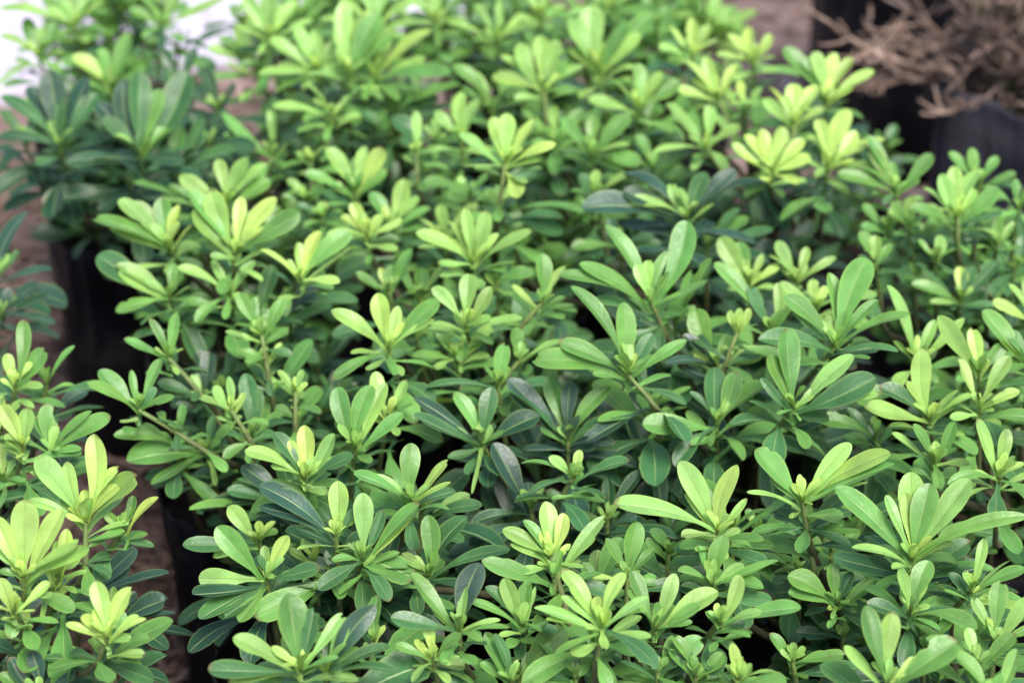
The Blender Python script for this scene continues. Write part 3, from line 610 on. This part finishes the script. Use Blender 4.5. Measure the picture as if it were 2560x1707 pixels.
0 P23 .42 900 520 | 850,440,g,.4 960,450,l,.33 930,410,l,.4 880,470,y 990,480,g 850,520,g
0 P23 .41 1020 550 | 1010,470,l,.36 960,500,y,.4 1060,500,l 1100,470,y
0 P5 .41 740 500 | 700,520,g 760,480,m,.4 810,540,g,.36 680,470,m 740,560,g,.3
0 P15 .44 2060 440 | 1995,310,g,.25 2140,355,g,.3 2050,370,g,.3 1980,390,g,.3 1920,400,g,.25 2110,410,g,.33 2020,470,m,.33 2000,340,l
0 P15 .45 2200 500 s 2200,560 | 2120,430,l,.33 2160,400,l,.33 2195,380,l,.33 2250,390,l,.36 2290,430,g,.36 2080,480,g,.33 2140,480,l,.33 2300,490,m,.33 2190,460,y,.4 2240,430,l,.36
0 P15 .44 2250 420 | 2180,350,g,.33 2230,340,g,.33 2290,360,g,.36 2330,400,g,.36 2150,410,g
0 P15 .44 2340 480 | 2260,430,g 2330,410,g,.36 2380,420,g 2260,500,g,.36 2340,560,m,.4
0 P15 .43 2010 600 | 1975,530,g,.4 1990,640,g 2050,560,g 2040,630,m 2010,540,l,.4 1970,590,m
0 P15 .43 2090 520 | 2050,460,g,.4 2100,450,l,.36 2130,480,g 2140,530,g 2050,540,g,.4 2090,560,m,.5
0 P15 .43 2290 560 | 2240,510,g,.33 2290,490,g,.36 2330,510,l 2340,570,g 2240,570,g 2290,610,m,.5
0 P15 .42 2150 600 | 2110,550,g 2160,540,l,.36 2200,570,g 2100,610,m 2190,630,m
0 P15 .42 2040 530 | 1980,470,g,.33 1975,520,g,.45 2060,470,l,.4 1980,580,g,.33 2080,590,m 2110,530,m
0 P15 .41 2330 620 | 2280,560,m,.36 2240,620,m,.33 2352,540,m,.36 2260,680,m,.36
0 P15 .38 2100 640 | 2020,600,m,.4 2040,680,m,.36 2120,580,m,.4 2180,650,m
'''
GRP = 'evergreen shrubs in black grow bags'
SC = WF / 2352
STEMC = {'y': (.26, .24, .08, .5), 'o': (.13, .10, .05, .1)}
def brownish(k): return (.07 + .10 * k, .065 + .19 * k, .03 + .03 * k, .3)
def tip3d(P, depth, dx, du, r):
    """a leaf of the whorl: its foot is at P, it points dx to the side and du up as seen in the photograph; gives it its real length and its slope"""
    p = min(math.hypot(dx, du), .1 / depth); q0 = p / max(1e-6, math.hypot(dx, du)); dx *= q0; du *= q0
    th = math.degrees(math.acos(max(-1, min(1, du / max(p, 1e-6)))))
    s = np.interp(th, [0, 40, 75, 100, 140, 180], [.0, .06, .22, .36, .62, .74]) + r.gauss(0, .07)
    if th < 60: s -= .08
    L = p * depth / math.sqrt(1 - s * s)
    return P + (R_ * dx + U_ * du) * depth + T_ * (s * L)
def whorl(mb, P, axis, n, L, tones, r, e0=-5, e1=70, inner=True, wr=(.28, .42), light=True):
    """a spiral of leaves round a shoot tip: the outer ones spread, the inner ones young and upright"""
    q = axis.to_track_quat('Z', 'Y'); a = r.uniform(0, 6.28)
    for i in range(n):
        f = i / max(1, n - 1); a += 2.4 + r.gauss(0, .2)
        e = R(e0 + (e1 - e0) * f + r.gauss(0, 9)); l = L * (1 - .55 * f ** 1.6) * r.uniform(.8, 1.15)
        d = q @ Vector((math.cos(a) * math.cos(e), math.sin(a) * math.cos(e), math.sin(e)))
        leaf(mb, P - axis * .012 * (1 - f), P + d * l, r.uniform(*wr), tint(tones[min(len(tones) - 1, int(f * len(tones)))], r), up=axis, r=r, light=light)
plants = {}
SIZE = dict(P8=1.45, P11=1.3, P10=1.25, P13=1.25, P21=1.3, P1=1.3, P16=1.1, P20=1.4, P7=1.2, P18=1.3, P15=.8, P9=.85)   # how big the old leaves of each plant are
DARK = {'P1': dict(l='g', g='m', m='d', d='d'), 'P18': dict(g='m')}
for nm, (x, y, rad, h, nf, ft, label) in PLANTS.items():
    root = empty('potted_shrub', (x, y, 0)); tag(root, label, 'shrub', GRP)
    seed = sum(map(ord, nm)) % 17 + .37
    r = random.Random(nm)
    make_bag(root, 0, 0, rad, h, seed, lean=(r.gauss(0, .006), r.gauss(0, .006)), rim_tilt=(r.gauss(0, .006), r.gauss(0, .006)))
    plants[nm] = dict(root=root, c=Vector((x, y, 0)), h=h, ft=ft, nf=nf, label=label, r=r, n=0, nodes=[])
def stem_path(P, pl, via=None):
    """from the shoot tip down to where the trunk leaves the soil"""
    base = pl['c'] + Vector((0, 0, pl['h'] - .03))
    base = base + Vector((P.x - base.x, P.y - base.y, 0)).normalized() * .012 if (P - base).length > .01 else base
    mid = via if via else P + Vector((0, 0, -.045)) + (base - P) * .12
    lo = base + (mid - base) * .35; lo.z = base.z + (mid.z - base.z) * .5
    pts = []
    if via: pts = [P, P + (via - P) * .5 + Vector((0, 0, .001)), via]
    else: pts = [P + (mid - P) * t for t in (0, .33, .66, 1)]
    dirn = (pts[-1] - pts[-2]).normalized()
    pts += bez(mid, mid + dirn * .03, lo + Vector((0, 0, .02)), base + Vector((0, 0, -.02)), 8)[1:]
    return pts
def add_stem(mb, P, pl, via, r0=.0015, young=.8):
    pts = stem_path(P, pl, via); n = len(pts)
    rad = [r0 * (1 + 1.2 * min(1, i / (n - 1) * 1.3)) for i in range(n)]
    col = [brownish(max(0, young - i * .22)) for i in range(n)]
    tube(mb, pts, rad, col)
for line in DATA.strip().splitlines():
    left, right = line.split('|'); a = left.split(); zn = int(a[0]); pl = plants[a[1]]; z = float(a[2]); r = pl['r']
    bx, by = disp(zn, float(a[3]), float(a[4])); P, depth = at(bx, by, z)
    via = None
    if len(a) > 5:
        sx, sy = map(float, a[6].split(',')); sx, sy = disp(zn, sx, sy)
        dz = max(.02, (sy - by) * SC * depth * .9); via, _ = at(sx, sy, z - dz)
    c = pl['c']; mb = MB(); sm = MB()
    tones = []; lens = []
    for tk in right.split():
        b = tk.split(',')
        if len(b) < 3 or '?' in tk: continue
        tx, ty = disp(zn, float(b[0]), float(b[1])); t = DARK.get(a[1], {}).get(b[2], b[2]); tones.append(t)
        wr = float(b[3]) if len(b) > 3 else r.uniform(.27, .34)
        dx, du = (tx - bx) * SC, (by - ty) * SC
        p1 = tip3d(P, depth, dx, du, r)
        pl_len = math.hypot(dx, du) * depth; wr = wr * pl_len / (p1 - P).length     # widths were read as they appear
        if (p1 - P).length < .022: wr *= 1.15
        lens.append((p1 - P).length)
        d = (p1 - P).normalized(); foot = P + Vector((0, 0, -r.uniform(0, .008))) + d * .001
        up = Vector((0, 0, 1)) + Vector((0, -.25, 0))
        if t == 'p': up = Vector((.1, .9, -.5)); t = 'l'
        leaf(mb, foot, p1, min(.42, wr * .93), tint(t, r), up=up, r=r, light=(z < .3))
    # the bud and the tiny leaves round it
    main = max(sorted(set(tones)), key=tones.count) if tones else 'g'
    yt = 'y' if main in 'yl' else 'l'
    for k in range(r.choice((2, 3, 4))):
        a0 = r.uniform(0, 6.28); e = R(r.uniform(50, 85)); l = r.uniform(.007, .015)
        leaf(mb, P, P + Vector((math.cos(a0) * math.cos(e), math.sin(a0) * math.cos(e), math.sin(e))) * l, .42, tint(yt, r), up=Vector((0, -.3, 1)), r=r, light=True)
    # the next younger leaves, between the spread ones and the bud, and fuller growth just under the whorl
    ml = np.median(lens) if lens else .04
    for k in range(r.choice((3, 4, 5))):
        a0 = k * 2.4 + r.uniform(0, 1); e = R(r.uniform(35, 75)); l = ml * r.uniform(.3, .55)
        leaf(mb, P, P + Vector((math.cos(a0) * math.cos(e), math.sin(a0) * math.cos(e), math.sin(e))) * l, r.uniform(.28, .36), tint(yt if r.random() < .7 else main, r), up=Vector((0, -.2, 1)), r=r, light=True)
    for k in range(r.choice((3, 4))):
        a0 = k * 2.4 + r.uniform(0, 2); e = R(r.uniform(-5, 30)); l = ml * r.uniform(.6, .9)
        q = P - Vector((0, 0, r.uniform(.008, .016)))
        leaf(mb, q, q + Vector((math.cos(a0) * math.cos(e), math.sin(a0) * math.cos(e), math.sin(e))) * l, r.uniform(.27, .36), tint({'y': 'l', 'l': 'l'}.get(main, main), r), up=Vector((0, 0, 1)), r=r)
    # older leaves lower on the same shoot
    down = ((via - P) if via else Vector((0, 0, -1))).normalized()
    old = {'y': 'gm', 'l': 'gm', 'g': 'mg', 'm': 'dm', 'd': 'd', 'b': 'bd', 'p': 'g'}[main]
    ext = (via - P).length if via else .03
    for k in range(r.choice((4, 5, 6))):
        q = P + down * min(ext, .012 + .010 * k); a0 = k * 2.4 + r.uniform(-.4, .4); e = R(r.uniform(-25, 12)); l = r.uniform(.03, .05) * SIZE.get(a[1], 1)
        if via: l *= .62
        p1 = q + Vector((math.cos(a0) * math.cos(e), math.sin(a0) * math.cos(e), math.sin(e))) * l
        leaf(mb, q, p1, r.uniform(.3, .42), tint(old[k % len(old)], r), up=Vector((0, 0, 1)), r=r, light=True)
    tube(sm, [P + Vector((0, 0, .003)), P], [.0006, .0014], [brownish(1)] * 2)
    add_stem(sm, P, pl, via)
    for q in sm.v + mb.v: q -= c
    o = mb.build('leaf_whorl', M_LEAF, pl['root']); s_ = sm.build('stem', M_STEM, o)
    pl['n'] += 1; pl['nodes'].append(P)
# the old dark leaves inside each crown; where two crowns part, or one is thin, no shoots grow
THIN = [(1260, 745, 60), (1440, 1050, 45), (1880, 520, 140), (1940, 590, 80), (1975, 530, 90), (2110, 1050, 45), (2290, 1230, 70), (570, 1500, 90), (450, 1230, 70), (440, 1360, 60), (430, 1500, 60), (970, 1380, 40),
        (1788, 1430, 55), (1030, 385, 30), (690, 480, 25), (560, 235, 50), (690, 760, 25), (280, 620, 60), (1185, 740, 20), (2040, 640, 40), (1640, 1060, 20)]
THIN = [(at(a, b, .31)[0], c * SC * 1.5) for a, b, c in THIN]
for nm, pl in plants.items():
    r = pl['r']; mb = MB(); sm = MB(); c = pl['c']; x, y, rad, h, nf, ft, _ = PLANTS[nm]
    sz = SIZE.get(nm, 1); nf = int(nf * 3.3 / sz); hi = .03 if y > 2.1 else 0
    for k in range(nf):
        a0 = k * 2.4 + r.uniform(-.3, .3); q = (.085 if nm != 'P1b' else .06) * math.sqrt((k + .5) / nf) * r.uniform(.8, 1.1)
        P = c + Vector((math.cos(a0) * q, math.sin(a0) * q, h + hi + r.uniform(.025, .122) * (1 - .3 * q / .09)))
        if any(math.hypot(P.x - g_.x, P.y - g_.y) < w_ + .030 for g_, w_ in THIN): continue
        axis = Vector((math.cos(a0) * q * 5, math.sin(a0) * q * 5, 1)).normalized()
        t = r.choice(ft); t2 = {'g': 'g', 'm': 'g', 'd': 'm', 'b': 'm', 'l': 'l'}[t]
        whorl(mb, P, axis, r.randint(9, 12), r.uniform(.042, .060) * sz, t + t + t2, r, wr=(.24, .34))
        add_stem(sm, P, pl, None, .0013, .4)
    tube(sm, [c + Vector((0, 0, h + .02)), c + Vector((.003, 0, h - .03)), c + Vector((0, 0, h - .06))], [.004, .006, .007], [brownish(0)] * 3, 9)
    for q in sm.v + mb.v: q -= c
    mb.build('foliage', M_LEAF, pl['root']); sm.build('trunk', M_STEM, pl['root'])

# ================================================================== the two bigger bags behind, at the upper right
def big_bag_shrub():
    # tall bag, its plant above the picture
    root = empty('potted_shrub', (.535, 2.66, 0)); tag(root, 'tall purple black grow bag at the top edge, behind the bright yellow green shrub', 'grow bag', 'large black grow bags at the back')
    make_bag(root, 0, 0, .145, .42, 3.3, square=.1, taper=.9, soil_d=.05)
    mb = MB(); sm = MB(); r = random.Random(5); pl = dict(c=Vector((0, 0, 0)), h=.42)
    for k in range(12):
        a0 = k * 2.4; q = .1 * math.sqrt((k + .5) / 12); P = Vector((math.cos(a0) * q, math.sin(a0) * q, .53 + r.uniform(-.02, .05)))
        whorl(mb, P, Vector((math.cos(a0) * .4, math.sin(a0) * .4, 1)).normalized(), 9, .05, 'mgl', r); add_stem(sm, P, pl, None)
    mb.build('foliage', M_LEAF, root); sm.build('stem', M_STEM, root)
    # lower bag with a shrub of dry brown sprays
    bx, by, hh = .655, 2.20, .285
    root = empty('dry_potted_shrub', (bx, by, 0)); root.rotation_euler.z = R(-22); tag(root, 'withered shrub of curling brown twigs in a wide purple black bag at the right edge', 'shrub', 'large black grow bags at the back')
    make_bag(root, 0, 0, .165, hh, 9.1, square=.7, taper=.97, soil_d=.05, rim_tilt=(-.022, -.0), m=M_BAG2)
    tw = MB(); r = random.Random(12)
    def spray(p, d, L, w, lev):
        n = 7; pts = [p.copy()]; bendv = Vector((r.gauss(0, .6), r.gauss(0, .6), r.uniform(-.1, .8)))
        for i in range(1, n):
            d = (d + bendv * .16 + Vector((r.gauss(0, .12), r.gauss(0, .12), r.gauss(0, .12)))).normalized(); pts.append(pts[-1] + d * L / n)
        tube(tw, pts, [w * (1 - .55 * i / n) for i in range(n)], (1, 1, 1, 1), 6)
        if lev > 0:
            for i in range(1, n):
                for s in (-1, 1):
                    if r.random() < .75:
                        q = Vector((r.gauss(0, 1), r.gauss(0, 1), r.gauss(0, .6))).normalized()
                        spray(pts[i], (d + q * .9).normalized(), L * r.uniform(.25, .5), w * .62, lev - 1)
    r = random.Random(31)
    for k in range(50):
        a0 = r.uniform(R(0), R(360)); e = R(r.uniform(66, 89)); q = r.uniform(.01, .07)
        if k % 9 == 0: a0 = r.uniform(R(165), R(205)); e = R(r.uniform(22, 48))
        d = Vector((math.cos(a0) * math.cos(e), math.sin(a0) * math.cos(e), math.sin(e)))
        spray(Vector((-.045 + math.cos(a0) * q, -.02 + math.sin(a0) * q, hh - .03)), d, r.uniform(.13, .25), r.uniform(.0022, .006), 2)
    tw.uv = []; tw.c = []
    tw.build('dry_twigs', M_TWIG, root)
    r = random.Random(8)
    for k in range(16):
        gr = MB(); sg = MB()
        e = Vector((r.gauss(-.085, .028), r.gauss(-.08, .03), hh + r.uniform(.06, .13))); b0 = Vector((-.085 + r.gauss(0, .01), -.07 + r.gauss(0, .01), hh - .06))
        pts = bez(b0, b0 + Vector((0, 0, .05)), e - Vector((0, 0, .04)), e, 16)
        tube(sg, pts, [.0016] * 16, brownish(.8), 6)
        for j in range(44):
            q = pts[r.randint(6, 15)]; a0 = r.uniform(0, 6.28); el = R(r.uniform(10, 70)); l = r.uniform(.012, .030)
            leaf(gr, q, q + Vector((math.cos(a0) * math.cos(el), math.sin(a0) * math.cos(el), math.sin(el))) * l, .16, tint('mg'[j % 2], r), r=r, light=True)
        sg.build('sprig_stalk', M_STEM, gr.build('green_sprig', M_LEAF, root))
big_bag_shrub()
